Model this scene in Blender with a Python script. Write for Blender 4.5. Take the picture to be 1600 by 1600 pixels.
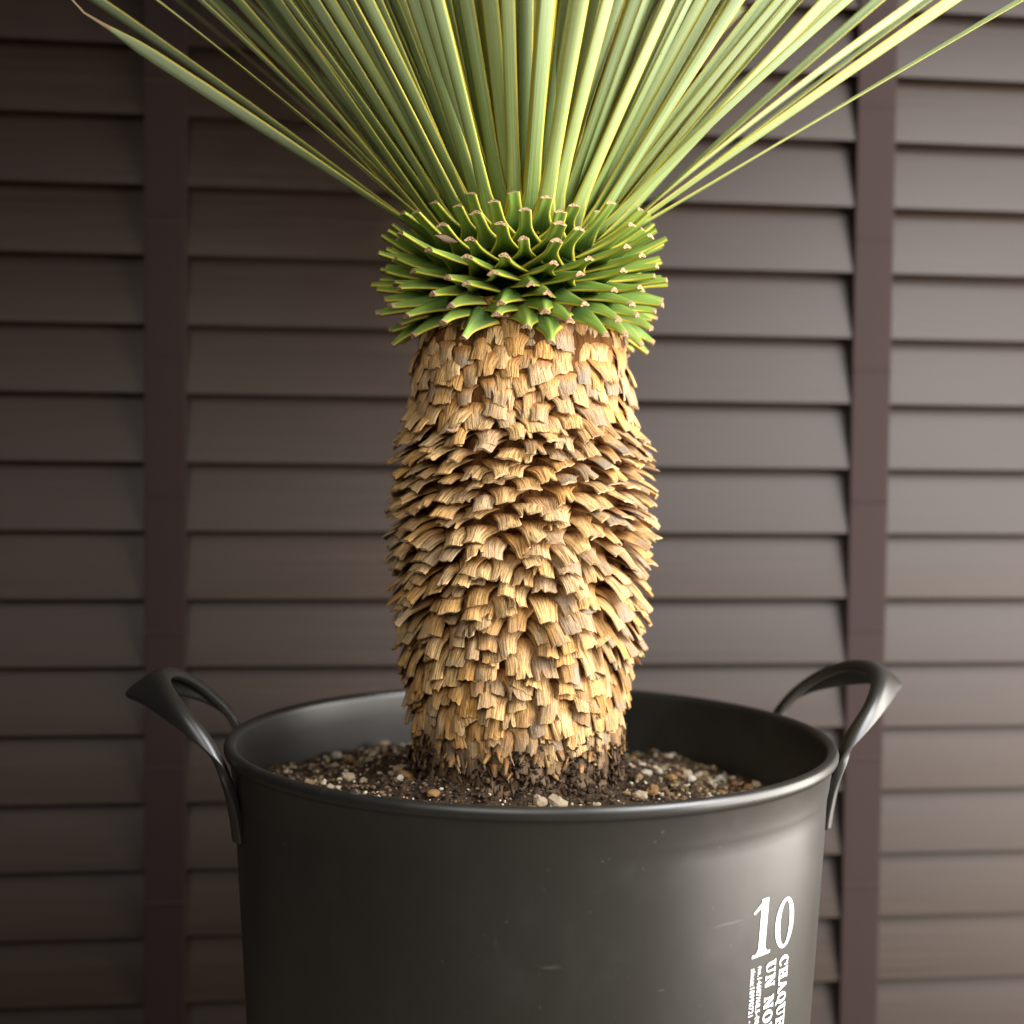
import bpy, math, random
from mathutils import Vector, Matrix, noise
from math import sin, cos, pi, radians as R, sqrt

for o in list(bpy.data.objects): bpy.data.objects.remove(o)
S = bpy.context.scene
C = S.collection
rnd = random.Random(7)

# ------------------------------------------------------------------ camera
RIMZ = 0.29                       # height of the pot rim above the floor
cam = bpy.data.cameras.new('Camera'); camo = bpy.data.objects.new('Camera', cam); C.objects.link(camo)
cam.sensor_width = 36; cam.lens = 49.5; cam.clip_start = 0.02; cam.clip_end = 50
camo.matrix_world = (Matrix.Translation((-0.0105, -0.7076, RIMZ + 0.14)) @ Matrix.Rotation(R(90 - 2.26), 4, 'X')
                     @ Matrix.Rotation(R(0.6), 4, 'Z'))
cam.dof.use_dof = True; cam.dof.focus_distance = 0.645; cam.dof.aperture_fstop = 5.0
S.camera = camo
S.render.resolution_x = 1024; S.render.resolution_y = 1024

# ------------------------------------------------------------------ world and lamps (indoor daylight from the right, plus added key and fill)
W = bpy.data.worlds.new('World'); S.world = W; W.use_nodes = True
bg = W.node_tree.nodes['Background']; bg.inputs[0].default_value = (0.82, 0.86, 1.0, 1); bg.inputs[1].default_value = 0.03

def area(name, loc, target, sx, sy, power, col):
    l = bpy.data.lights.new(name, 'AREA'); l.shape = 'RECTANGLE'; l.size = sx; l.size_y = sy; l.energy = power; l.color = col
    o = bpy.data.objects.new(name, l); C.objects.link(o); o.location = loc
    o.rotation_euler = (Vector(target) - Vector(loc)).to_track_quat('-Z', 'Y').to_euler()
    return o
area('window_light', (0.84, -0.12, 0.30), (0.0, -0.16, 0.30), 1.0, 0.58, 22, (1.0, 0.94, 0.86))
area('front_key_light', (0.80, -0.58, 0.98), (-0.02, 0.0, 0.42), 0.75, 0.75, 39.0, (0.965, 0.975, 1.0))  # added key lamp at front right, placed close to brighten the trunk
area('fill_light', (-0.20, -0.95, 0.86), (-0.02, 0.0, 0.42), 0.6, 0.5, 5.4, (1.0, 0.96, 0.90))  # added fill lamp at front left, lifts the left side of the trunk

S.view_settings.view_transform = 'Standard'; S.view_settings.look = 'None'
S.view_settings.exposure = 0.0; S.view_settings.gamma = 1.0
S.render.engine = 'CYCLES'

# ------------------------------------------------------------------ helpers
def tag(o, label=None, cat=None, group=None, kind=None):
    if label: o['label'] = label
    if cat: o['category'] = cat
    if group: o['group'] = group
    if kind: o['kind'] = kind
    return o

def empty(name, loc=(0, 0, 0)):
    o = bpy.data.objects.new(name, None); C.objects.link(o); o.location = loc; o.empty_display_size = 0.05
    return o

def link(name, me, parent=None, loc=None):
    o = bpy.data.objects.new(name, me); C.objects.link(o)
    if parent is not None:
        o.parent = parent
    if loc is not None: o.location = loc
    return o

class MB:
    """collects vertices / faces / uv / colour, builds one mesh"""
    def __init__(s): s.v = []; s.f = []; s.m = []; s.uv = []; s.col = []
    def vert(s, p, uv=(0, 0), col=(.5, .5, .5, 1)):
        s.v.append(tuple(p)); s.uv.append(uv); s.col.append(col); return len(s.v) - 1
    def face(s, ids, m=0): s.f.append(tuple(ids)); s.m.append(m)
    def join(s, o):
        n = len(s.v); s.v += o.v; s.uv += o.uv; s.col += o.col
        s.f += [tuple(i + n for i in f) for f in o.f]; s.m += o.m
    def mesh(s, name, mats, smooth=True):
        me = bpy.data.meshes.new(name); me.from_pydata(s.v, [], s.f)
        for m in mats: me.materials.append(m)
        me.polygons.foreach_set('material_index', s.m)
        me.polygons.foreach_set('use_smooth', [smooth] * len(s.f))
        ul = me.uv_layers.new(name='UVMap'); idx = [0] * len(me.loops); me.loops.foreach_get('vertex_index', idx)
        flat = []
        for i in idx: flat += s.uv[i]
        ul.data.foreach_set('uv', flat)
        ca = me.color_attributes.new('tint', 'FLOAT_COLOR', 'POINT'); fc = []
        for c in s.col: fc += c
        ca.data.foreach_set('color', fc)
        me.update(); return me

def box(mb, x0, x1, y0, y1, z0, z1):
    i = [mb.vert((x, y, z)) for x in (x0, x1) for y in (y0, y1) for z in (z0, z1)]
    for f in ((0, 1, 3, 2), (4, 6, 7, 5), (0, 4, 5, 1), (2, 3, 7, 6), (0, 2, 6, 4), (1, 5, 7, 3)): mb.face([i[k] for k in f])

def lathe(mb, prof, n=160, closed=False):
    rows = []
    for (r, z) in prof:
        rows.append([mb.vert((r * cos(2 * pi * k / n), r * sin(2 * pi * k / n), z), (k / n, z)) for k in range(n)])
    for a, b in zip(rows[:-1], rows[1:]):
        for k in range(n):
            mb.face((a[k], a[(k + 1) % n], b[(k + 1) % n], b[k]))
    return rows

# ------------------------------------------------------------------ material helpers
class NT:
    def __init__(s, name, rough=0.5, spec=0.5):
        s.m = bpy.data.materials.new(name); s.m.use_nodes = True; s.t = s.m.node_tree
        s.b = s.t.nodes['Principled BSDF']; s.b.inputs['Roughness'].default_value = rough
        s.b.inputs['Specular IOR Level'].default_value = spec
    def n(s, typ, **kw):
        x = s.t.nodes.new(typ)
        for k, v in kw.items(): setattr(x, k, v)
        return x
    def l(s, a, b): s.t.links.new(a, b)
    def val(s, x, sock):
        if isinstance(x, (int, float)): sock.default_value = x
        elif isinstance(x, tuple): sock.default_value = x if len(x) == 4 else x + (1,)
        else: s.l(x, sock)
    def mix(s, fac, a, b, mode='MIX'):
        x = s.n('ShaderNodeMix', data_type='RGBA', blend_type=mode)
        s.val(fac, x.inputs[0]); s.val(a, x.inputs[6]); s.val(b, x.inputs[7]); return x.outputs[2]
    def math(s, op, a, b=0.0, c=0.0, clamp=False):
        x = s.n('ShaderNodeMath', operation=op, use_clamp=clamp)
        s.val(a, x.inputs[0]); s.val(b, x.inputs[1]); s.val(c, x.inputs[2]); return x.outputs[0]
    def smooth(s, x, lo, hi, a=0.0, b=1.0):
        r = s.n('ShaderNodeMapRange', interpolation_type='SMOOTHSTEP')
        s.val(x, r.inputs[0]); s.val(lo, r.inputs[1]); s.val(hi, r.inputs[2]); s.val(a, r.inputs[3]); s.val(b, r.inputs[4]); return r.outputs[0]
    def noise(s, vec, scale, detail=3, rough=.55, w=None):
        x = s.n('ShaderNodeTexNoise'); x.inputs['Scale'].default_value = scale; x.inputs['Detail'].default_value = detail
        x.inputs['Roughness'].default_value = rough
        if vec is not None: s.l(vec, x.inputs['Vector'])
        return x.outputs['Fac']
    def mapping(s, vec, scale=(1, 1, 1), loc=(0, 0, 0)):
        x = s.n('ShaderNodeMapping'); x.inputs['Scale'].default_value = scale; x.inputs['Location'].default_value = loc
        s.l(vec, x.inputs['Vector']); return x.outputs[0]
    def geo(s): return s.n('ShaderNodeNewGeometry').outputs['Position']
    def obj(s): return s.n('ShaderNodeTexCoord').outputs['Object']
    def uvs(s):
        uv = s.n('ShaderNodeUVMap', uv_map='UVMap').outputs[0]; sp = s.n('ShaderNodeSeparateXYZ'); s.l(uv, sp.inputs[0])
        return uv, sp.outputs[0], sp.outputs[1]
    def tint(s):
        a = s.n('ShaderNodeAttribute', attribute_name='tint'); sp = s.n('ShaderNodeSeparateColor'); s.l(a.outputs['Color'], sp.inputs[0])
        return sp.outputs[0], sp.outputs[1], sp.outputs[2]
    def comb(s, x, y, z):
        c = s.n('ShaderNodeCombineXYZ'); s.val(x, c.inputs[0]); s.val(y, c.inputs[1]); s.val(z, c.inputs[2]); return c.outputs[0]
    def bump(s, h, strength=.3, dist=.001):
        b = s.n('ShaderNodeBump'); b.inputs['Strength'].default_value = strength; b.inputs['Distance'].default_value = dist
        s.l(h, b.inputs['Height']); s.l(b.outputs[0], s.b.inputs['Normal'])
    def color(s, c): s.val(c, s.b.inputs['Base Color'])
    def roughness(s, c): s.val(c, s.b.inputs['Roughness'])

def mat_slat():
    k = NT('slat_wood', .48, .27)
    p = k.obj(); oi = k.n('ShaderNodeObjectInfo').outputs['Random']
    sp = k.n('ShaderNodeSeparateXYZ'); k.l(p, sp.inputs[0])
    v = k.comb(k.math('ADD', k.math('MULTIPLY', sp.outputs[0], 6), k.math('MULTIPLY', oi, 40)), k.math('MULTIPLY', sp.outputs[1], 60), k.math('MULTIPLY', sp.outputs[2], 420))
    g = k.noise(v, 1.0, 4, .6)
    v2 = k.comb(k.math('MULTIPLY_ADD', sp.outputs[0], 3, k.math('MULTIPLY', oi, 17)), 0.0, k.math('MULTIPLY', sp.outputs[2], 60))
    g2 = k.noise(v2, 1.0, 3, .5)
    c = k.mix(k.smooth(g, .3, .7), (.0185, .0092, .0048), (.034, .0198, .0125))
    c = k.mix(k.math('MULTIPLY', k.smooth(g2, .35, .7), .45), c, (.026, .0150, .0080))
    c = k.mix(k.math('MULTIPLY', oi, .35), c, (.027, .0195, .0175))
    k.color(c); k.roughness(k.math('MULTIPLY_ADD', g, .14, .42)); k.bump(g, .12, .0006)
    return k.m
def mat_tape():
    k = NT('tape_fabric', .8, .25)
    p = k.obj(); a = k.noise(k.mapping(p, (1600, 1600, 1600)), 1, 2); b = k.noise(k.mapping(p, (60, 60, 18)), 1, 3)
    c = k.mix(a, (.013, .0050, .004), (.024, .0103, .0088)); c = k.mix(k.math('MULTIPLY', b, .4), c, (.020, .010, .008))
    k.color(c); k.bump(a, .4, .0004); k.b.inputs['Sheen Weight'].default_value = .15; return k.m
def mat_pot(name='pot_plastic', rough=.385):
    k = NT(name, rough, .64)
    p = k.obj(); n1 = k.noise(p, 14, 4, .6); n2 = k.noise(p, 900, 2); n3 = k.noise(k.mapping(p, (1, 1, .35)), 55, 5, .7)
    c = k.mix(k.smooth(n3, .45, .8), (.0125, .0112, .0090), (.018, .0163, .0132))
    spk = k.smooth(k.noise(p, 420, 1), .775, .81)
    c = k.mix(k.math('MULTIPLY', spk, .3), c, (.16, .15, .13))
    sv = k.mapping(p, (30, 30, 260), (3, 1, 7)); sc = k.smooth(k.noise(sv, 1, 2), .70, .74)
    sc2 = k.smooth(k.noise(k.mapping(p, (240, 240, 22), (5, 2, 1)), 1, 2), .71, .76)
    wear = k.math('MULTIPLY', k.math('MAXIMUM', sc, sc2), k.smooth(k.noise(p, 18, 2), .5, .65))
    dust = k.smooth(k.noise(p, 22, 5, .7), .48, .75)
    c = k.mix(k.math('MULTIPLY', wear, .35), c, (.10, .095, .085)); c = k.mix(k.math('MULTIPLY', dust, .07), c, (.075, .066, .054))
    k.color(c); k.roughness(k.math('ADD', k.math('MULTIPLY', wear, .15), k.math('ADD', k.math('MULTIPLY', dust, .05), k.math('MULTIPLY_ADD', n1, .14, rough - .09))))
    h = k.math('MULTIPLY_ADD', n1, 1.5, k.math('MULTIPLY', n2, .12)); k.bump(h, .14, .0008)
    return k.m
def mat_print():
    k = NT('white_print', .5, .4); n = k.noise(k.obj(), 500, 3); k.color(k.mix(k.smooth(n, .3, .5), (.70, .69, .67), (.84, .83, .82))); return k.m
def mat_soil():
    k = NT('soil', .95, .2); p = k.obj(); a = k.noise(p, 160, 5, .7); b = k.noise(p, 35, 3); d = k.noise(p, 700, 2)
    c = k.mix(k.smooth(a, .3, .7), (.008, .0045, .003), (.052, .029, .015)); c = k.mix(k.smooth(d, .62, .75), c, (.20, .13, .07))
    c = k.mix(k.math('MULTIPLY', b, .3), c, (.05, .035, .02)); k.color(c); k.bump(k.math('ADD', a, k.math('MULTIPLY', d, .5)), .9, .003); return k.m
def mat_pebble():
    k = NT('pebble_stone', .85, .25); p = k.obj(); r, g, b = k.tint()
    cr = k.n('ShaderNodeValToRGB'); e = cr.color_ramp; e.interpolation = 'CONSTANT'
    cols = [(0, (.46, .36, .24)), (.20, (.30, .17, .06)), (.36, (.55, .47, .36)), (.50, (.12, .075, .04)), (.66, (.30, .19, .09)), (.76, (.56, .50, .42)), (.87, (.20, .17, .06)), (.94, (.33, .14, .07))]
    e.elements[0].position = 0; e.elements[0].color = cols[0][1] + (1,); e.elements[1].position = cols[1][0]; e.elements[1].color = cols[1][1] + (1,)
    for q, cc in cols[2:]: x = e.elements.new(q); x.color = cc + (1,)
    k.l(r, cr.inputs[0])
    n1 = k.noise(p, 420, 4, .7); n2 = k.noise(p, 130, 3)
    c = k.mix(k.smooth(n1, .35, .7), cr.outputs[0], (.10, .065, .035), 'MIX')
    c = k.mix(.60, c, cr.outputs[0]); c = k.mix(k.math('MULTIPLY', k.smooth(n2, .5, .68), .55), c, (.07, .042, .022))
    k.color(c); k.bump(n1, .7, .0012); return k.m
def fibre(k, u, v, seed, fu=3.0, fv=40.0):
    vec = k.comb(k.math('MULTIPLY_ADD', u, fu, k.math('MULTIPLY', seed, 91.0)), k.math('MULTIPLY', v, fv), k.math('MULTIPLY', seed, 37.0))
    return k.noise(vec, 1.0, 3, .6)
def mat_scale():
    k = NT('dry_leaf', .72, .25); uv, u, v = k.uvs(); r, g, b = k.tint(); p = k.geo()
    f = fibre(k, u, v, r, 1.6, 15); f2 = fibre(k, u, v, g, 1.2, 7); f3 = fibre(k, u, v, g, 2.0, 34)
    c = k.mix(r, (.64, .335, .085), (.82, .545, .235))
    c = k.mix(k.smooth(g, .86, .93, 0.0, .62), c, (.30, .150, .055))
    c = k.mix(k.smooth(k.math('FRACT', k.math('MULTIPLY', r, 7.0)), .84, .90, 0.0, .55), c, (.36, .285, .200))
    c = k.mix(k.smooth(f, .36, .58, .85, 0.0), c, (.225, .100, .028))
    c = k.mix(k.smooth(f3, .34, .54, .5, 0.0), c, (.20, .095, .032))
    c = k.mix(k.smooth(f2, .56, .74, 0.0, .55), c, (.76, .585, .34))
    # amber base where the leaf clasps the stem
    c = k.mix(k.smooth(u, .10, .62, .85, 0.0), c, (.27, .100, .020))
    # weathered grey on exposed outer halves
    gw = k.math('MULTIPLY', k.smooth(k.noise(p, 90, 3), .36, .60), k.math('MULTIPLY', k.smooth(u, .25, .75), g))
    c = k.mix(k.math('MULTIPLY', gw, .75), c, (.27, .215, .150))
    dk = k.smooth(k.noise(k.comb(k.math('MULTIPLY_ADD', u, 3.5, k.math('MULTIPLY', g, 55.0)), k.math('MULTIPLY', v, 13.0), r), 1.0, 4, .7), .58, .68)
    c = k.mix(k.math('MULTIPLY', dk, .72), c, (.075, .050, .032))
    # soil stain rising from the pot (b = dirt amount)
    dn = k.smooth(k.math('ADD', k.noise(p, 120, 4, .65), k.math('MULTIPLY_ADD', b, 1.4, -.50)), .35, .75)
    c = k.mix(k.math('MULTIPLY', dn, .85), c, (.075, .046, .027))
    c = k.mix(k.smooth(b, .05, .75, 0.0, .85), c, (.150, .095, .055))
    k.color(c); k.bump(k.math('ADD', f, k.math('MULTIPLY', k.noise(p, 900, 2), .35)), .8, .0013); return k.m
def mat_scale_cut():
    k = NT('dry_leaf_cut', .8, .2); p = k.geo(); r, g, b = k.tint(); n = k.noise(p, 1400, 2)
    c = k.mix(n, (.34, .21, .10), (.62, .45, .26)); c = k.mix(k.math('MULTIPLY', b, .6), c, (.12, .08, .05)); k.color(c); k.bump(n, .5, .0006); return k.m
def mat_trunk_core():
    k = NT('trunk_core', .95, .1); p = k.obj(); n = k.noise(k.mapping(p, (300, 300, 60)), 1, 4, .7)
    k.color(k.mix(n, (.055, .022, .006), (.17, .075, .022))); k.bump(n, .8, .003); return k.m
def mat_leaf(name, stub=False):
    k = NT(name, .5, .3); uv, u, v = k.uvs(); r, g, b = k.tint(); p = k.geo()
    e = k.math('ABSOLUTE', k.math('MULTIPLY_ADD', v, 2.0, -1.0))
    f = fibre(k, u, v, r, 2.0, 16); f2 = fibre(k, u, v, g, 3.0, 5)
    if stub:
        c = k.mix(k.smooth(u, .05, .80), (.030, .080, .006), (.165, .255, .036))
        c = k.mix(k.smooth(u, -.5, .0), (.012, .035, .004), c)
        c = k.mix(k.math('MULTIPLY', k.smooth(r, .4, 1.0), .35), c, (.27, .33, .05))
    else:
        c = k.mix(k.smooth(u, .0, .30), (.14, .205, .035), (.240, .305, .130))
        c = k.mix(k.math('MULTIPLY', k.smooth(u, .12, .55), k.math('MULTIPLY_ADD', r, .6, .25)), c, (.305, .370, .240))
        c = k.mix(k.math('MULTIPLY', k.smooth(g, .55, 1.0), .45), c, (.33, .37, .10))
        mot = k.smooth(k.noise(p, 70, 4, .6), .52, .72)
        c = k.mix(k.math('MULTIPLY', mot, .22), c, (.16, .24, .03))
    c = k.mix(k.smooth(f, .40, .66, .0, .10 if stub else .34), c, (.40, .45, .25))
    c = k.mix(k.smooth(f2, .5, .7, .0, .30), c, (.15, .21, .06))
    ed = k.smooth(e, .78, .92) if stub else k.smooth(e, .74, .90)
    c = k.mix(k.math('MULTIPLY', ed, .88), c, (.56, .45, .035))
    c = k.mix(k.smooth(e, .965, .995, 0.0, .7), c, (.33, .19, .04))
    # brown specks, dried ends (b = dryness)
    sk = k.smooth(k.noise(p, 230, 2), .76, .80)
    c = k.mix(k.math('MULTIPLY', sk, .6), c, (.12, .07, .025))
    dr = k.smooth(k.math('ADD', b, k.math('MULTIPLY', k.math('ADD', f, -.5), .5)), .45, .62)
    c = k.mix(dr, c, (.36, .235, .135))
    k.color(c); k.roughness(k.math('MULTIPLY_ADD', f, .2, .42)); k.bump(f, .30, .0005)
    return k.m
def mat_heart():
    k = NT('crown_heart', .95, .1); n = k.noise(k.obj(), 300, 3); k.color(k.mix(n, (.012, .030, .004), (.035, .075, .010))); return k.m
def mat_stub_cut():
    k = NT('cut_face', .8, .2); n = k.noise(k.geo(), 1200, 3); k.color(k.mix(k.smooth(n, .35, .7), (.19, .095, .04), (.52, .36, .20))); k.bump(n, .6, .0008); return k.m
def mat_floor():
    k = NT('floor_boards', .6, .3); p = k.obj(); n = k.noise(k.mapping(p, (2, 40, 1)), 1, 4); k.color(k.mix(n, (.11, .092, .07), (.16, .135, .105))); return k.m

M = dict(slat=mat_slat(), tape=mat_tape(), pot=mat_pot(), prt=mat_print(), soil=mat_soil(), peb=mat_pebble(), scale=mat_scale(), scut=mat_scale_cut(),
         core=mat_trunk_core(), heart=mat_heart(), leaf=mat_leaf('leaf_blade'), stub=mat_leaf('leaf_stub', True), cut=mat_stub_cut(), floor=mat_floor())

# ------------------------------------------------------------------ floor (below the frame)
mb = MB(); i = [mb.vert(p) for p in ((-1.5, -1.5, 0), (2.4, -1.5, 0), (2.4, 0.7, 0), (-1.5, 0.7, 0))]; mb.face(i)
tag(link('floor', mb.mesh('floor', [M['floor']])), kind='structure')

# ------------------------------------------------------------------ venetian blind
BY, PITCH = 0.262, 0.0459
YAW = math.atan(0.115)
blind = empty('venetian_blind', (0, BY, 0)); blind.rotation_euler = (0, 0, YAW)
tag(blind, 'dark brown wooden venetian blind with fabric tapes behind the potted plant', 'blind')
def slat_mesh():
    mb = MB(); nx = 24; x0, x1 = -0.66, 0.72
    H, D, T = 0.0525, 0.0132, 0.0028
    sec = []
    for q in range(9):                                    # gently crowned front face
        t = q / 8; bow = 0.0009 * (1 - (2 * t - 1) ** 2)
        sec.append((D * t - bow, H * t))
    back = [(y + T, z + .0006) for (y, z) in reversed(sec)]
    sec = [(sec[0][0] + .0008, sec[0][1] - .0002)] + sec + back
    # round the lower lip
    rows = []
    for a in range(nx + 1):
        x = x0 + (x1 - x0) * a / nx
        rows.append([mb.vert((x, y, z)) for (y, z) in sec])
    n = len(sec)
    for a, b in zip(rows[:-1], rows[1:]):
        for k in range(n): mb.face((a[k], b[k], b[(k + 1) % n], a[(k + 1) % n]))
    mb.face(rows[0][::-1]); mb.face(rows[-1])
    return mb
sm = slat_mesh().mesh('slat', [M['slat']], False)
SLAT0 = 0.3781                                             # lower edge of a slat that the camera meets level
for k in range(-8, 11):
    z = SLAT0 + k * PITCH
    o = link('slat', sm, blind, (rnd.uniform(-.004, .004), 0, z)); o.rotation_euler = (R(rnd.uniform(-.7, .7)), R(rnd.uniform(-.06, .06)), 0)
def tape_mesh(w, z0, z1):
    mb = MB(); n = 90
    for side in (0, 1):
        pass
    rows = []
    for q in range(n + 1):
        z = z0 + (z1 - z0) * q / n
        y = -0.0018 - 0.0006 * sin((z - SLAT0) / PITCH * 2 * pi)
        rows.append([mb.vert((x, -0.0018 + dy, z)) for (x, dy) in ((-w / 2, 0.0002), (-w / 2 + .0010, 0), (0, 0), (w / 2 - .0010, 0), (w / 2, .0002), (w / 2, .0013), (-w / 2, .0013))])
    m = 7
    for a, b in zip(rows[:-1], rows[1:]):
        for k in range(m): mb.face((a[k], a[(k + 1) % m], b[(k + 1) % m], b[k]))
    return mb
def seam_mesh(w):
    mb = MB(); box(mb, -w / 2 + .0002, w / 2 - .0002, -.0008, .0008, -.0007, .0007); return mb
TW = 0.0276
def tape(x):
    t = link('ladder_tape', tape_mesh(TW, 0.004, 0.86).mesh('ladder_tape', [M['tape']], False), blind, (x, 0, 0))
    sme = seam_mesh(TW).mesh('seam', [M['tape']], False)
    for k in range(-6, 11, 2):
        z = SLAT0 + (k + .5) * PITCH
        link('seam', sme, t, (0, -0.0019, z))
tape(-0.2440); tape(0.2435)

# ------------------------------------------------------------------ pot
pot = empty('plant_pot', (0, 0, 0))
tag(pot, 'round black plastic plant pot with two loop handles and white printing', 'plant pot')
prof = [(.0, .012), (.118, .012), (.122, .0), (.128, .0), (.130, .004), (.1408, .152), (.1460, .244), (.1467, .2625), (.1470, .2665), (.1474, .2690), (.1479, .2715), (.1494, .2828),
        (.1500, .2838), (.1514, .2845), (.1521, .2858), (.1522, .2876), (.1517, .2891), (.1508, .2900), (.1492, .2903), (.1476, .2898), (.1466, .2885), (.1462, .2866), (.1455, .2750), (.1435, .252), (.136, .15), (.125, .03), (.0, .03)]
mb = MB(); lathe(mb, prof, 200); link('body', mb.mesh('body', [M['pot']]), pot)

def wall_r(z):
    pts = [(.004, .130), (.152, .1408), (.244, .1460), (.2645, .1464), (.2815, .1494), (.2900, .1525)]
    for (a, ra), (b, rb) in zip(pts[:-1], pts[1:]):
        if z <= b: return ra + (rb - ra) * (z - a) / (b - a)
    return .1525
def cr(pts, t):
    n = len(pts) - 1; x = min(max(t * n, 0), n - 1e-6); i = int(x); f = x - i
    p = [Vector(pts[min(max(i + d, 0), n)]) for d in (-1, 0, 1, 2)]
    return .5 * (2 * p[1] + (p[2] - p[0]) * f + (2 * p[0] - 5 * p[1] + 4 * p[2] - p[3]) * f * f + (3 * p[1] - p[0] - 3 * p[2] + p[3]) * f ** 3)
def handle(az, span=1.0):
    # columns: (azimuth offset deg, radius, height above rim), half of the loop, crest -> foot -> tab
    inner = [(0, .1800, .0275), (6, .1772, .0245), (11, .1690, .0150), (13.6, .1585, .0015), (14.4, .1500, -.016), (14.6, .1470, -.030), (14.6, .1454, -.042)]
    mid1 = [(0, .1820, .0318), (6.6, .1790, .0288), (12.2, .1704, .0182), (14.9, .1592, .0030), (15.6, .1524, -.016), (15.8, .1494, -.030), (15.8, .1478, -.042)]
    mid2 = [(0, .1885, .0298), (6.8, .1828, .0252), (12.8, .1716, .0148), (16.0, .1592, .0005), (17.0, .1524, -.016), (17.2, .1494, -.030), (17.2, .1478, -.042)]
    outer = [(0, .2010, .0200), (5.6, .1888, .0180), (12.6, .1722, .0100), (16.6, .1590, -.0030), (18.0, .1506, -.018), (18.4, .1472, -.031), (18.4, .1456, -.042)]
    cols = [[(-a * span, r, h) for (a, r, h) in c[:0:-1]] + [(a * span, r, h) for (a, r, h) in c] for c in (inner, mid1, mid2, outer)]
    mb = MB(); N = 56; rows = []
    for q in range(N + 1):
        row = []
        cp = [cr(c, q / N) for c in cols]
        for j in range(7):
            a, r, h = cr(cp, j / 6)
            th = R(az + a); row.append(mb.vert((r * sin(th), -r * cos(th), RIMZ + h)))
        rows.append(row)
    for a, b in zip(rows[:-1], rows[1:]):
        for j in range(6): mb.face((a[j], b[j], b[j + 1], a[j + 1]))
    o = link('handle', mb.mesh('handle', [M['pot']]), pot)
    s = o.modifiers.new('thick', 'SOLIDIFY'); s.thickness = .0044; s.offset = 0.0
    b = o.modifiers.new('round', 'SUBSURF'); b.levels = 2; b.render_levels = 2
    return o
handle(-85); handle(90 + 11, 1.08)

# printing on the pot wall: flat shapes wrapped on the cone.  (s, t) = (metres to the right, metres up)
def wrap(mb2d, a0, z0, name, lift=.00025):
    me_v = []
    for (x, y, z) in mb2d.v:
        zz = z0 + y; r = wall_r(zz) + lift + z; th = R(a0) + x / .142
        me_v.append((r * sin(th), -r * cos(th), zz))
    mb2d.v = me_v
    return link(name, mb2d.mesh(name, [M['prt']]), pot)
def poly_strip(mb, outer, inner, z, closed=True):
    n = len(outer); a = [mb.vert((x, y, z)) for x, y in outer]; b = [mb.vert((x, y, z)) for x, y in inner]
    for k in range(n if closed else n - 1): mb.face((a[k], a[(k + 1) % n], b[(k + 1) % n], b[k]))
def quad(mb, pts, z): mb.face([mb.vert((x, y, z)) for x, y in pts])
def subquad(mb, x0, x1, y0, y1, z, slant=0.0, n=6):
    for q in range(n):
        ya = y0 + (y1 - y0) * q / n; yb = y0 + (y1 - y0) * (q + 1) / n
        quad(mb, [(x0 + slant * ya, ya), (x1 + slant * ya, ya), (x1 + slant * yb, yb), (x0 + slant * yb, yb)], z)
def ell(cx, cy, rx, ry, n=28, a0=0, a1=2 * pi, closed=True):
    m = n if closed else n + 1
    return [(cx + rx * cos(a0 + (a1 - a0) * k / n), cy + ry * sin(a0 + (a1 - a0) * k / n)) for k in range(m)]
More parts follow.
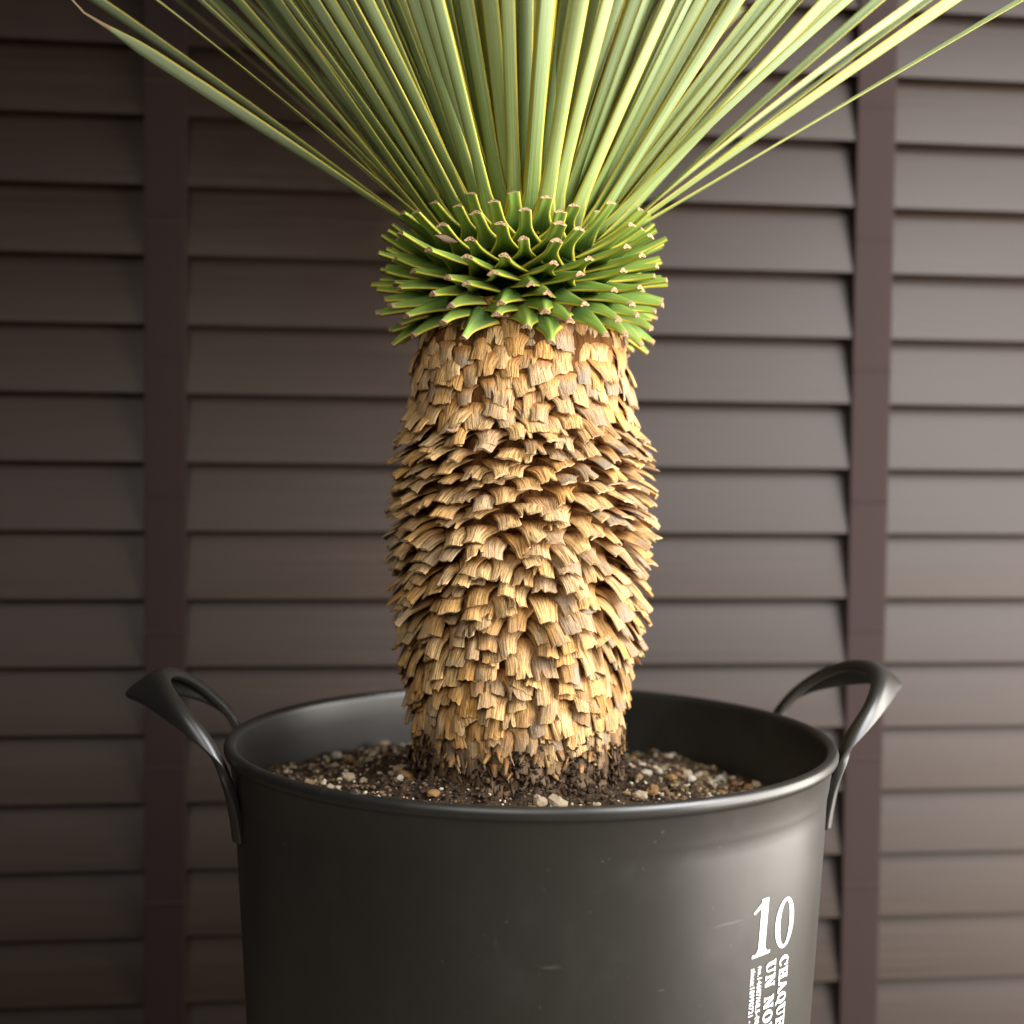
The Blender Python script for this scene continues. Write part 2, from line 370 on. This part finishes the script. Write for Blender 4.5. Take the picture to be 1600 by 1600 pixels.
# numeral
Hn = .0254
mb = MB(); UP = .0022
subquad(mb, .0044, .0090, UP, UP + Hn, 0, .03)                                             # stem of the 1
quad(mb, [(.0, UP + Hn * .80), (.0005, UP + Hn * .765), (.0052, UP + Hn * .86), (.0090, UP + Hn * 1.0), (.0080, UP + Hn * 1.005)], 4e-5)
quad(mb, [(.0005, UP), (.0130, UP), (.0130, UP + .0013), (.0005, UP + .0013)], 4e-5)             # foot serif
quad(mb, [(.0030, UP + .0013), (.0108, UP + .0013), (.0090, UP + .0036), (.0044, UP + .0036)], 8e-5)
poly_strip(mb, ell(.0244, Hn * .5, .0081, Hn * .450, 40), ell(.0244, Hn * .5, .0042, Hn * .392, 40), 0)
wrap(mb, 40.8, .2125, 'numeral_print')
def glyph(ch, z):
    m = MB(); e = 3e-5
    st, th, sf = .30, .12, .13
    def rc(x0, x1, y0, y1, q): quad(m, [(x0, y0), (x1, y0), (x1, y1), (x0, y1)], z + q * e)
    if ch in 'OQ':
        poly_strip(m, ell(.5, .5, .50, .51, 24), ell(.5, .5, .17, .40, 24), z)
        if ch == 'Q': quad(m, [(.42, .18), (.62, .24), (1.0, -.18), (.70, -.18)], z + e)
    elif ch == 'C':
        poly_strip(m, ell(.5, .5, .50, .51, 22, R(38), R(318), False), ell(.54, .5, .20, .40, 22, R(38), R(318), False), z, False)
        rc(.82, .95, .58, 1.0, 1)
    elif ch == 'U':
        rc(.10, .40, .35, 1, 0); rc(.72, .86, .35, 1, 0)
        poly_strip(m, ell(.48, .36, .38, .37, 14, pi, 2 * pi, False), ell(.56, .36, .16, .24, 14, pi, 2 * pi, False), z + e, False)
        rc(0, .50, 1 - sf, 1, 2); rc(.60, 1, 1 - sf, 1, 2)
    elif ch == 'H':
        rc(.08, .38, 0, 1, 0); rc(.62, .92, 0, 1, 0); rc(.38, .62, .44, .56, 0)
        for a, b in ((0, .46), (.54, 1.0)): rc(a, b, 0, sf, 1); rc(a, b, 1 - sf, 1, 1)
    elif ch == 'N':
        rc(.10, .24, 0, 1, 0); rc(.76, .90, 0, 1, 0); quad(m, [(.12, 1), (.42, 1), (.90, 0), (.62, 0)], z + e)
        rc(0, .36, 0, sf, 2); rc(0, .34, 1 - sf, 1, 2); rc(.64, 1, 1 - sf, 1, 2)
    elif ch == 'A':
        quad(m, [(.42, 1), (.62, 1), (.98, 0), (.66, 0)], z); quad(m, [(.40, .95), (.50, .95), (.24, 0), (.10, 0)], z + e); rc(.26, .68, .26, .36, 2)
        rc(0, .36, 0, sf, 3); rc(.56, 1.06, 0, sf, 3)
    elif ch == 'E':
        rc(.10, .40, 0, 1, 0); rc(0, .92, 0, sf, 1); rc(0, .92, 1 - sf, 1, 1); rc(.40, .66, .44, .56, 0); rc(.80, .92, 0, .34, 2); rc(.80, .92, .66, 1, 2); rc(.60, .68, .32, .68, 2)
    return m
def vertical_text(txt, a0, z0, cap, adv, name):
    out = MB(); a = 0
    for q, ch in enumerate(txt):
        if ch != ' ':
            g = glyph(ch, 0); w = adv * .92
            g.v = [(y * cap, -(a + x * w), z) for (x, y, z) in g.v]; out.join(g); a += adv
        else: a += adv * .55
    return wrap(out, a0, z0, name)
vertical_text('CHAQUE', 49.7, .2100, .0078, .0056, 'lettering_print')
vertical_text('UN NOUV', 45.3, .2106, .0074, .0063, 'lettering_print')
def small_text(txt, a0, z0, size, sx, name):
    cu = bpy.data.curves.new(name, 'FONT'); cu.body = txt; cu.size = 1.0; cu.resolution_u = 2; cu.offset = .012
    o = bpy.data.objects.new(name, cu); C.objects.link(o); bpy.context.view_layer.update()
    me = bpy.data.meshes.new_from_object(o.evaluated_get(bpy.context.evaluated_depsgraph_get()))
    bpy.data.objects.remove(o)
    mb = MB()
    for v in me.vertices: mb.vert((v.co.y * size, -v.co.x * size * sx, 0))
    for p in me.polygons: mb.face(p.vertices)
    bpy.data.meshes.remove(me); wrap(mb, a0, z0, name)
small_text('no.14687/68.5-00', 42.9, .2102, .0044, .84, 'small_print')
small_text('since:18990721 -', 41.0, .2102, .0044, .81, 'small_print')

# ------------------------------------------------------------------ soil with stones
TX, TY = -0.0065, 0.004                                   # trunk axis
def soil_z(x, y):
    r = sqrt((x - TX) ** 2 + (y - TY) ** 2)
    m = 1 - min(max((r - .045) / .085, 0), 1); m = m * m * (3 - 2 * m)
    z = RIMZ - .0345 - .03 * x + .0150 * m
    z += .0042 * noise.noise(Vector((x * 40, y * 40, 1))) + .0034 * noise.noise(Vector((x * 110, y * 110, 4))) + .0020 * noise.noise(Vector((x * 320, y * 320, 9)))
    return z
mb = MB(); n = 150; rr = [0.144 * k / 90 for k in range(1, 91)]
rows = []
for q in rr:
    rows.append([mb.vert((q * cos(2 * pi * k / n), q * sin(2 * pi * k / n), soil_z(q * cos(2 * pi * k / n), q * sin(2 * pi * k / n)))) for k in range(n)])
for a, b in zip(rows[:-1], rows[1:]):
    for k in range(n): mb.face((a[k], b[k], b[(k + 1) % n], a[(k + 1) % n]))
soil = link('potting_soil', mb.mesh('potting_soil', [M['soil']]))
tag(soil, 'dark gritty potting soil strewn with tan and white stones inside the black pot', 'soil')

import bmesh
def stone(seed, sub=2):
    b = bmesh.new(); bmesh.ops.create_icosphere(b, subdivisions=sub, radius=1.0)
    rr = random.Random(seed); sx, sy, sz = rr.uniform(.8, 1.25), rr.uniform(.7, 1.0), rr.uniform(.55, .85)
    vs = []
    for v in b.verts:
        d = 1 + .34 * noise.noise(v.co * 1.3 + Vector((seed * 3.1, 0, 0))) + .20 * noise.noise(v.co * 2.6 + Vector((0, seed * 2.3, 0)))
        vs.append((v.co.x * sx * d, v.co.y * sy * d, v.co.z * sz * d))
    fs = [tuple(x.index for x in f.verts) for f in b.faces]; b.free()
    return vs, fs
shapes = [stone(s) for s in range(10)]
small = [stone(50 + s, 1) for s in range(8)]
meshes = []
for q in range(40):
    vs, fs = shapes[q % 10]; mb = MB(); t = (q * .6180339) % 1
    for p in vs: mb.vert(p, col=(t, rnd.random(), 0, 1))
    for f in fs: mb.face(f)
    meshes.append(mb.mesh('pebble', [M['peb']], False))
cnt = 0; placed = []
while cnt < 290:
    a = rnd.uniform(0, 2 * pi); r = sqrt(rnd.uniform(.052 ** 2, .141 ** 2)); x, y = r * cos(a) + TX * .4, r * sin(a)
    if y < -.035 and rnd.random() < .75: continue          # hidden behind the front rim
    if (x - TX) ** 2 + (y - TY) ** 2 < .056 ** 2: continue
    if sqrt(x * x + y * y) > .139: continue
    s = rnd.choice((.0012, .0014, .0017, .0020, .0024, .0032))
    if any((x - px) ** 2 + (y - py) ** 2 < (.72 * (s + ps)) ** 2 for px, py, ps in placed): continue
    placed.append((x, y, s))
    o = link('pebble', rnd.choice(meshes), soil, (x, y, soil_z(x, y) + s * .35)); o.scale = (s, s, s); o.rotation_euler = (rnd.uniform(-.5, .5), rnd.uniform(-.5, .5), rnd.uniform(0, 6.28)); cnt += 1
# a few larger stones against the stem, as in the photograph
for (x, y, s, t) in ((.004, -.062, .0042, 13), (.012, -.060, .0050, 5), (-.062, -.018, .0050, 2), (-.064, -.006, .0045, 10), (.052, -.040, .0036, 5), (.030, -.060, .0026, 13), (-.046, -.052, .0030, 2), (.060, -.024, .0042, 7)):
    o = link('pebble', meshes[t], soil, (x, y, soil_z(x, y) + s * .45)); o.scale = (s, s, s * .9); o.rotation_euler = (rnd.uniform(-.5, .5), rnd.uniform(-.5, .5), rnd.uniform(0, 6.28))
grit = MB()
for q in range(5600):
    a = rnd.uniform(0, 2 * pi); r = sqrt(rnd.uniform(.048 ** 2, .142 ** 2)); x, y = r * cos(a), r * sin(a)
    near = sqrt((x - TX) ** 2 + (y - TY) ** 2) < .075
    if near and rnd.random() < .35: continue
    s = rnd.uniform(.0005, .0016) * (.75 if near else 1); vs, fs = rnd.choice(small); t = rnd.choice((.02, .1, .4, .55, .55, .6, .62, .52, .9, .58)) if not near else rnd.choice((.55, .6, .52, .63, .58, .57, .02, .4))
    g = MB(); rot = Matrix.Rotation(rnd.uniform(0, 6.28), 3, 'Z') @ Matrix.Rotation(rnd.uniform(-1, 1), 3, 'X'); z = soil_z(x, y)
    for p in vs: g.vert(rot @ (Vector(p) * s) + Vector((x, y, z + s * .3)), col=(t, rnd.random(), 0, 1))
    for f in fs: g.face(f)
    grit.join(g)
clod = MB()
for q in range(3000):
    a = rnd.uniform(0, 2 * pi); r = sqrt(rnd.uniform(.045 ** 2, .140 ** 2)); x, y = r * cos(a), r * sin(a)
    if r > .08 and rnd.random() < .5: continue
    sz = rnd.uniform(.0006, .0022); vs, fs = rnd.choice(small); g = MB(); z = soil_z(x, y)
    for p in vs: g.vert(Vector(p) * sz + Vector((x, y, z)))
    for f in fs: g.face(f)
    clod.join(g)
tag(link('soil_clod', clod.mesh('soil_clod', [M['soil']]), soil), kind='stuff')
tag(link('grit', grit.mesh('grit', [M['peb']]), soil), kind='stuff')

# ------------------------------------------------------------------ the yucca
yucca = empty('yucca_plant', (TX, TY, RIMZ - .02))
tag(yucca, 'yucca with shaggy tan trunk and fan of narrow green leaves in the black pot', 'plant')
YO = Vector((TX, TY, RIMZ - .02))                          # children are built round this origin
def L(z): return z - YO.z

def interp(tab, x):
    if x <= tab[0][0]: return tab[0][1]
    for (a, va), (b, vb) in zip(tab[:-1], tab[1:]):
        if x <= b: return va + (vb - va) * (x - a) / (b - a)
    return tab[-1][1]
core_tab = [(.250, .0535), (.262, .0505), (.275, .0480), (.300, .0505), (.33, .0520), (.40, .0535), (.44, .0525), (.46, .0525), (.485, .0520), (.495, .0495), (.522, .0470), (.540, .0400), (.557, .026), (.572, .010)]

mb = MB(); rows = []; n = 48; zs = [.248 + (.495 - .248) * k / 50 for k in range(51)]
for z in zs:
    rr_ = interp(core_tab, z)
    rows.append([mb.vert(((rr_ + .0012 * noise.noise(Vector((cos(2 * pi * k / n) * 5, sin(2 * pi * k / n) * 5, z * 120)))) * cos(2 * pi * k / n), rr_ * sin(2 * pi * k / n), L(z))) for k in range(n)])
for a, b in zip(rows[:-1], rows[1:]):
    for k in range(n): mb.face((a[k], a[(k + 1) % n], b[(k + 1) % n], b[k]))
trunk = link('trunk', mb.mesh('trunk', [M['core']]), yucca)
mb = MB(); rows = []
for q in range(25):
    z = .490 + .084 * q / 24; rr_ = max(.004, interp(core_tab, z) - .004)
    rows.append([mb.vert((rr_ * cos(2 * pi * k / n), rr_ * sin(2 * pi * k / n), L(z)), (-.6, .5), (0, 0, 0, 1)) for k in range(n)])
for a, b in zip(rows[:-1], rows[1:]):
    for k in range(n): mb.face((a[k], a[(k + 1) % n], b[(k + 1) % n], b[k]))
mb.face(rows[-1])
crown = link('crown', mb.mesh('crown', [M['heart']]), yucca)

def blade(mb, base, az, elev, length, hw, thick, arch, nu, nv, col, curveR=None, twist=None, side=None, jag=None, tiltc=0.0, cut=1, drycol=None):
    """a leaf-like solid: elev/hw/thick/arch/twist/side are functions of u in 0..1; az in radians"""
    er = Vector((cos(az), sin(az), 0)); et = Vector((-sin(az), cos(az), 0)); up = Vector((0, 0, 1))
    P = Vector(base); rows = []; ds = length / nu
    for i in range(nu + 1):
        u = i / nu; e = elev(u)
        T = er * cos(e) + up * sin(e)
        sd = side(u) if side else 0.0
        T = (T + et * sd).normalized()
        N = (up * cos(e) - er * sin(e)); Sd = T.cross(N).normalized() * -1; N = Sd.cross(T) * -1
        if N.dot(up * cos(e) - er * sin(e)) < 0: N = -N
        tw = twist(u) if twist else 0.0
        if tw: Sd, N = Sd * cos(tw) + N * sin(tw), N * cos(tw) - Sd * sin(tw)
        w, th, ar = hw(u), thick(u), arch(u)
        top, bot = [], []
        c = drycol(u) if drycol else col
        for j in range(nv):
            v = 2 * j / (nv - 1) - 1
            f = .5 * (1 + cos(pi * v))
            p = P + Sd * (w * v) + N * (ar * f)
            if curveR: p = p - er * ((w * v) ** 2 / (2 * curveR))
            if jag: p = p + T * jag(u, j)
            hh = th * .5 * sqrt(max(0, 1 - v * v * .94))
            top.append(mb.vert(p + N * hh, (u, j / (nv - 1)), c))
            if 0 < j < nv - 1: bot.append(mb.vert(p - N * hh, (u, j / (nv - 1)), c))
        rows.append(top + bot[::-1])
        P = P + T * ds
    m = len(rows[0])
    for a, b in zip(rows[:-1], rows[1:]):
        for k in range(m): mb.face((a[k], a[(k + 1) % m], b[(k + 1) % m], b[k]))
    # cut end on its own vertices so that the edge stays crisp
    e = [mb.vert(mb.v[i], mb.uv[i], mb.col[i]) for i in rows[-1]]
    h = nv
    tops = e[:nv]; bots = [e[0]] + e[nv:][::-1] + [e[nv - 1]]
    for j in range(nv - 1):
        q = [tops[j], tops[j + 1], bots[j + 1], bots[j]]
        q2 = []
        for x in q:
            if x not in q2: q2.append(x)
        mb.face(q2, cut)
    return mb

# dry leaf bases -------------------------------------------------------------
GA = pi * (3 - sqrt(5))
# flare of the scales by height: (start elevation, end elevation) and length
e0_tab = [(.262, -76), (.30, -72), (.325, -62), (.35, -44), (.375, -26), (.40, -15), (.43, -8), (.440, -14), (.451, -32), (.462, -58), (.490, -68)]
e1_tab = [(.262, -90), (.30, -87), (.325, -77), (.35, -62), (.375, -48), (.40, -38), (.43, -30), (.440, -38), (.451, -56), (.462, -77), (.490, -84)]
ln_tab = [(.262, .011), (.285, .013), (.31, .0150), (.34, .0165), (.38, .0178), (.43, .0165), (.455, .0140), (.490, .0125)]
zd_tab = [(0, .2640), (.30, .315), (.62, .395), (1, .5060)]
NS = 1330; scales = []
zlo, zhi = .2655, .4955
for i in range(NS):
    t = i / (NS - 1); z = interp(zd_tab, t) + rnd.uniform(-.0012, .0012)
    th = i * GA + rnd.uniform(-.09, .09)
    rs = random.Random(1000 + i)
    A = (cos(th), sin(th))
    e0 = R(interp(e0_tab, z) + rs.uniform(-12, 12)); e1 = R(interp(e1_tab, z) + rs.uniform(-13, 11))
    side_boost = 1 + .10 * max(0, cos(th)) * (1 if z > .36 else .3)
    ln = interp(ln_tab, z) * rs.uniform(.84, 1.16) * side_boost
    low = max(0.0, min(1.0, (.315 + .014 * noise.noise(Vector((cos(th) * 2.5, sin(th) * 2.5, 3))) - z) / .040)); midz = max(0.0, 1 - abs(z - .41) / .055)
    wb = rs.uniform(.0080, .0112) * (1 - .35 * low); wn = rs.uniform(.0042, .0060) * (1 - .30 * low); wt = wn * rs.uniform(.86, 1.16)
    if rs.random() < .14: ln *= 1.16; wn *= .8
    if low > .3 and rs.random() < .5: wn *= .6; wt *= .6
    kk = rs.uniform(.45, .80) + .10 * midz; ln *= 1 - .10 * midz
    def hw(u, wb=wb, wn=wn, wt=wt, kk=kk):
        if u < kk: q = u / kk; q = q * q * (3 - 2 * q); return wb + (wn - wb) * q
        return wn + (wt - wn) * (u - kk) / (1 - kk)
    ar0 = rs.uniform(.0008, .0030) * (1 - .6 * low)
    if z > .456: ar0 *= .45
    def arch(u, a=ar0): return a * (1.0 - .55 * u) * min(1, .35 + u * 2)
    tk = rs.uniform(.0008, .0016)
    def thick(u, tk=tk): return tk * (.55 + .45 * min(1, u * 2))
    jj = [rs.uniform(-.0008, .0004) * (1 + 2.5 * low) for _ in range(9)]; sl = rs.uniform(-.0016, .0016)
    if rs.random() < .28 + .4 * low: jj[rs.randint(2, 6)] -= rs.uniform(.002, .006)      # split ends
    def jag(u, j, jj=jj, sl=sl): return (jj[j] + sl * (j - 4) / 4) * max(0, (u - .50) / .50)
    tws = rs.uniform(-.30, .30); sds = rs.uniform(-.30, .30) + .05
    def tw(u, k=tws): return k * u
    def sd(u, k=sds): return k * u
    def el(u, a=e0, b=e1): q = u ** .8; return a + (b - a) * q
    col = (rs.random(), rs.random() ** 1.2 * (1.35 if cos(th) > .3 else .95), low, 1)
    rad = interp(core_tab, z) - .0015
    scales.append((th, z, Vector((A[0] * rad, A[1] * rad, L(z))), el, ln, hw, thick, arch, col, tw, sd, jag, rs))
def facing(s):                                             # how squarely the camera sees it
    return -sin(s[0])
order = sorted(range(NS), key=lambda i: -facing(scales[i]))
near = set(order[:300]); rest = MB()
for i, (th, z, b0, el, ln, hw, thick, arch, col, tw, sd, jag, rs) in enumerate(scales):
    if i in near:
        mb = MB(); blade(mb, (0, 0, 0), th, el, ln, hw, thick, arch, 7, 9, col, .055, tw, sd, jag)
        link('dry_leaf_base', mb.mesh('dry_leaf_base', [M['scale'], M['scut']]), trunk, b0)
    else:
        mb = MB(); blade(mb, b0, th, el, ln, hw, thick, arch, 7, 9, col, .055, tw, sd, jag); rest.join(mb)
tag(link('dry_leaf_base_mass', rest.mesh('dry_leaf_base_mass', [M['scale'], M['scut']]), trunk), kind='stuff')

# frayed fibres and shreds at the foot of the trunk
fr = MB()
for q in range(1100):
    th = rnd.uniform(0, 2 * pi); z = .262 + .030 * rnd.random() ** 1.4; rad = interp(core_tab, z) + rnd.uniform(-.001, .006)
    ln = rnd.uniform(.002, .0065); w = rnd.choice((.0004, .0010, .0016, .0022, .0030)); e_ = R(rnd.uniform(-100, -66)); e2 = e_ + rnd.uniform(-.6, .6)
    k1 = rnd.uniform(-.6, .6); tw0 = rnd.uniform(-.8, .8); d = min(1.0, max(.15, (.293 - z) / .022 + rnd.uniform(-.35, .35)))
    blade(fr, (cos(th) * rad, sin(th) * rad, L(z)), th, lambda u: e_ + (e2 - e_) * u, ln, lambda u: w * (1 - .5 * u), lambda u: .0005, lambda u: w * .3, 3, 3,
          (rnd.random(), rnd.random(), d, 1), None, lambda u: tw0, lambda u: k1)
tag(link('frayed_fibre', fr.mesh('frayed_fibre', [M['scale'], M['scut']]), trunk), kind='stuff')

# crumbs of dark soil clinging to the foot
cl = MB()
for q in range(2600):
    th = rnd.uniform(0, 2 * pi); hz = rnd.random() ** 2.2; z = .258 + .036 * hz; rad = .0505 + .016 * (1 - hz) ** 2 * rnd.random() + rnd.uniform(0, .004)
    if hz > .25 and noise.noise(Vector((cos(th) * 3, sin(th) * 3, z * 40))) < .05: continue
    sz = rnd.uniform(.0005, .0018); vs, fs = rnd.choice(small); g = MB()
    for p in vs: g.vert(Vector(p) * sz + Vector((cos(th) * rad, sin(th) * rad, L(z))))
    for f in fs: g.face(f)
    cl.join(g)
tag(link('soil_crumb', cl.mesh('soil_crumb', [M['soil']]), trunk), kind='stuff')

# cut green leaf stubs ----------------------------------------------------------
NG = 196
se0 = [(.488, -20), (.497, -10), (.508, 2), (.520, 10), (.532, 26), (.546, 46), (.556, 58)]
se1 = [(.488, -46), (.497, -28), (.508, -8), (.520, 8), (.532, 26), (.546, 50), (.556, 64)]
sl_tab = [(.488, .0165), (.500, .0205), (.512, .0250), (.525, .0300), (.538, .0290), (.550, .0215)]
for i in range(NG):
    t = i / (NG - 1); z = .4905 + (.5365 - .4905) * t ** .95 + rnd.uniform(-.0008, .0008); th = (NS + i) * GA + rnd.uniform(-.07, .07); rs = random.Random(5000 + i)
    zq = .4905 + (z - .4905) * 1.25
    e0 = R(interp(se0, zq) + rs.uniform(-7, 7)); e1 = R(interp(se1, zq) + rs.uniform(-9, 9)); ln = interp(sl_tab, zq) * rs.uniform(.82, 1.18)
    if z > .529 and -sin(th) > .75: ln *= .82
    up_ = min(1, max(0, (z - .503) / .025)); wb = rs.uniform(.0100, .0122); wn = rs.uniform(.0020, .0027) + .0010 * up_; kk = rs.uniform(.72, .86) - .16 * up_
    def hw(u): q = min(1, u / kk); q = (1 - (1 - q) ** 1.8) * .65 + .35 * q * q * (3 - 2 * q); return wb + (wn - wb) * q
    ab = (.0054 - .0030 * up_) * rs.uniform(.8, 1.2)
    def arch(u): return ab * (1 - u) ** 1.15 + .0012
    def thick(u): return .0028 - .0008 * u
    s1 = rs.uniform(-.10, .10); t1 = rs.uniform(-.2, .2)
    mb = MB(); col = (rs.random(), rs.random(), 0, 1)
    dk_ = rs.uniform(.7, 1.1)
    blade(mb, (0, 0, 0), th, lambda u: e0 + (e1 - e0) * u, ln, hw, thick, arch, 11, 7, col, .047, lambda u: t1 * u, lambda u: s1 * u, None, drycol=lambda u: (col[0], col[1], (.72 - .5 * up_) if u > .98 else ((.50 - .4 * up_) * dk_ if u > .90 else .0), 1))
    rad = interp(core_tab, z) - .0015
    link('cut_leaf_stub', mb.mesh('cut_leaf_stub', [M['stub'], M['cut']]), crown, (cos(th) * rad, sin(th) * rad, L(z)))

# long leaves ---------------------------------------------------------------------
def leaf(th, e0, droop, ln, rad, z, w, seed, tw=None, side=None, dry=False, nu=22):
    rs = random.Random(seed); mb = MB(); col = (rs.random(), rs.random(), 0, 1)
    tw1 = rs.uniform(-.9, .9) if tw is None else tw; s1 = rs.uniform(-.07, .07) if side is None else side
    def el(u):
        e = e0 - droop * u
        if dry and u > .93: e += (u - .93) * 11
        return e
    def hw(u):
        d = u * ln; b = math.exp(-d / .011); base = w * (.78 + .22 * min(1, d / .10))
        tip = 1.0 if u < .55 else max(.05, 1 - ((u - .55) / .45) ** 1.8)
        if dry: tip = 1.0 if u < .80 else max(.10, 1 - ((u - .80) / .15))
        return base * tip + (.0050 * b)
    def thick(u): return .0007 + .0014 * math.exp(-u * ln / .03)
    ach = rs.uniform(-.0008, -.0001)
    blade(mb, (0, 0, 0), th, el, ln, hw, thick, lambda u: ach * min(1, u * 8) + .0012 * math.exp(-u * ln / .012), nu, 7, col, None, lambda u: tw1 * min(1, u * 1.6), lambda u: s1 * u * 1.5, None, cut=0,
          drycol=(lambda u: (col[0], col[1], 1.0 if u > .90 else 0.0, 1)) if dry else None)
    return link('leaf', mb.mesh('leaf', [M['leaf']]), crown, (cos(th) * rad, sin(th) * rad, L(z)))
NL = 284
for i in range(NL):
    t = i / (NL - 1); th = (NS + NG + i) * GA + rnd.uniform(-.12, .12)
    e = 42 + 46 * t ** .9 + rnd.uniform(-4, 4); e = R(max(e, 50 + rnd.uniform(0, 6)) if sin(th) < -.55 else e); z = .5350 + .030 * t; rad = interp(core_tab, z) - .003
    
    leaf(th, e, R(rnd.uniform(0, 9) + 5 * (1 - t)), rnd.uniform(.36, .46), rad, z, rnd.uniform(.0030, .0039), 9000 + i)
# low outlying leaves on both sides
for q, (az, e, dr, ln, tw, sd, dry) in enumerate((
        (187, 32, 1, .212, .75, .0, True), (182, 36, 6, .42, .7, .0, False), (196, 48, 5, .42, .5, .0, False), (174, 47, 6, .42, .6, .03, False), (203, 52, 6, .42, .4, .0, False), (168, 54, 8, .42, -.5, .0, False),
        (-6, 31, 2, .46, .55, .0, False), (-11, 35, 3, .44, -.75, .0, False), (3, 39, 4, .42, .5, .0, False), (10, 44, 6, .42, .8, .0, False), (-20, 46, 5, .42, -.6, .0, False), (18, 49, 6, .42, -.4, .0, False))):
    leaf(R(az), R(e), R(dr), ln, .041, .535, .0042, 9500 + q, tw, sd, dry)
# a brown shrivelled scrap caught between the stubs
mb = MB(); blade(mb, (0, 0, 0), R(-60), lambda u: R(10 - 20 * u), .021, lambda u: .0022 * sin(pi * min(.96, max(.08, u))), lambda u: .0007, lambda u: -.0012, 8, 5, (.2, .8, .75, 1), None, lambda u: 1.2 + u, lambda u: -2.2 + u)
link('dry_scrap', mb.mesh('dry_scrap', [M['scale'], M['scut']]), crown, (-.030, -.052, L(.5290)))
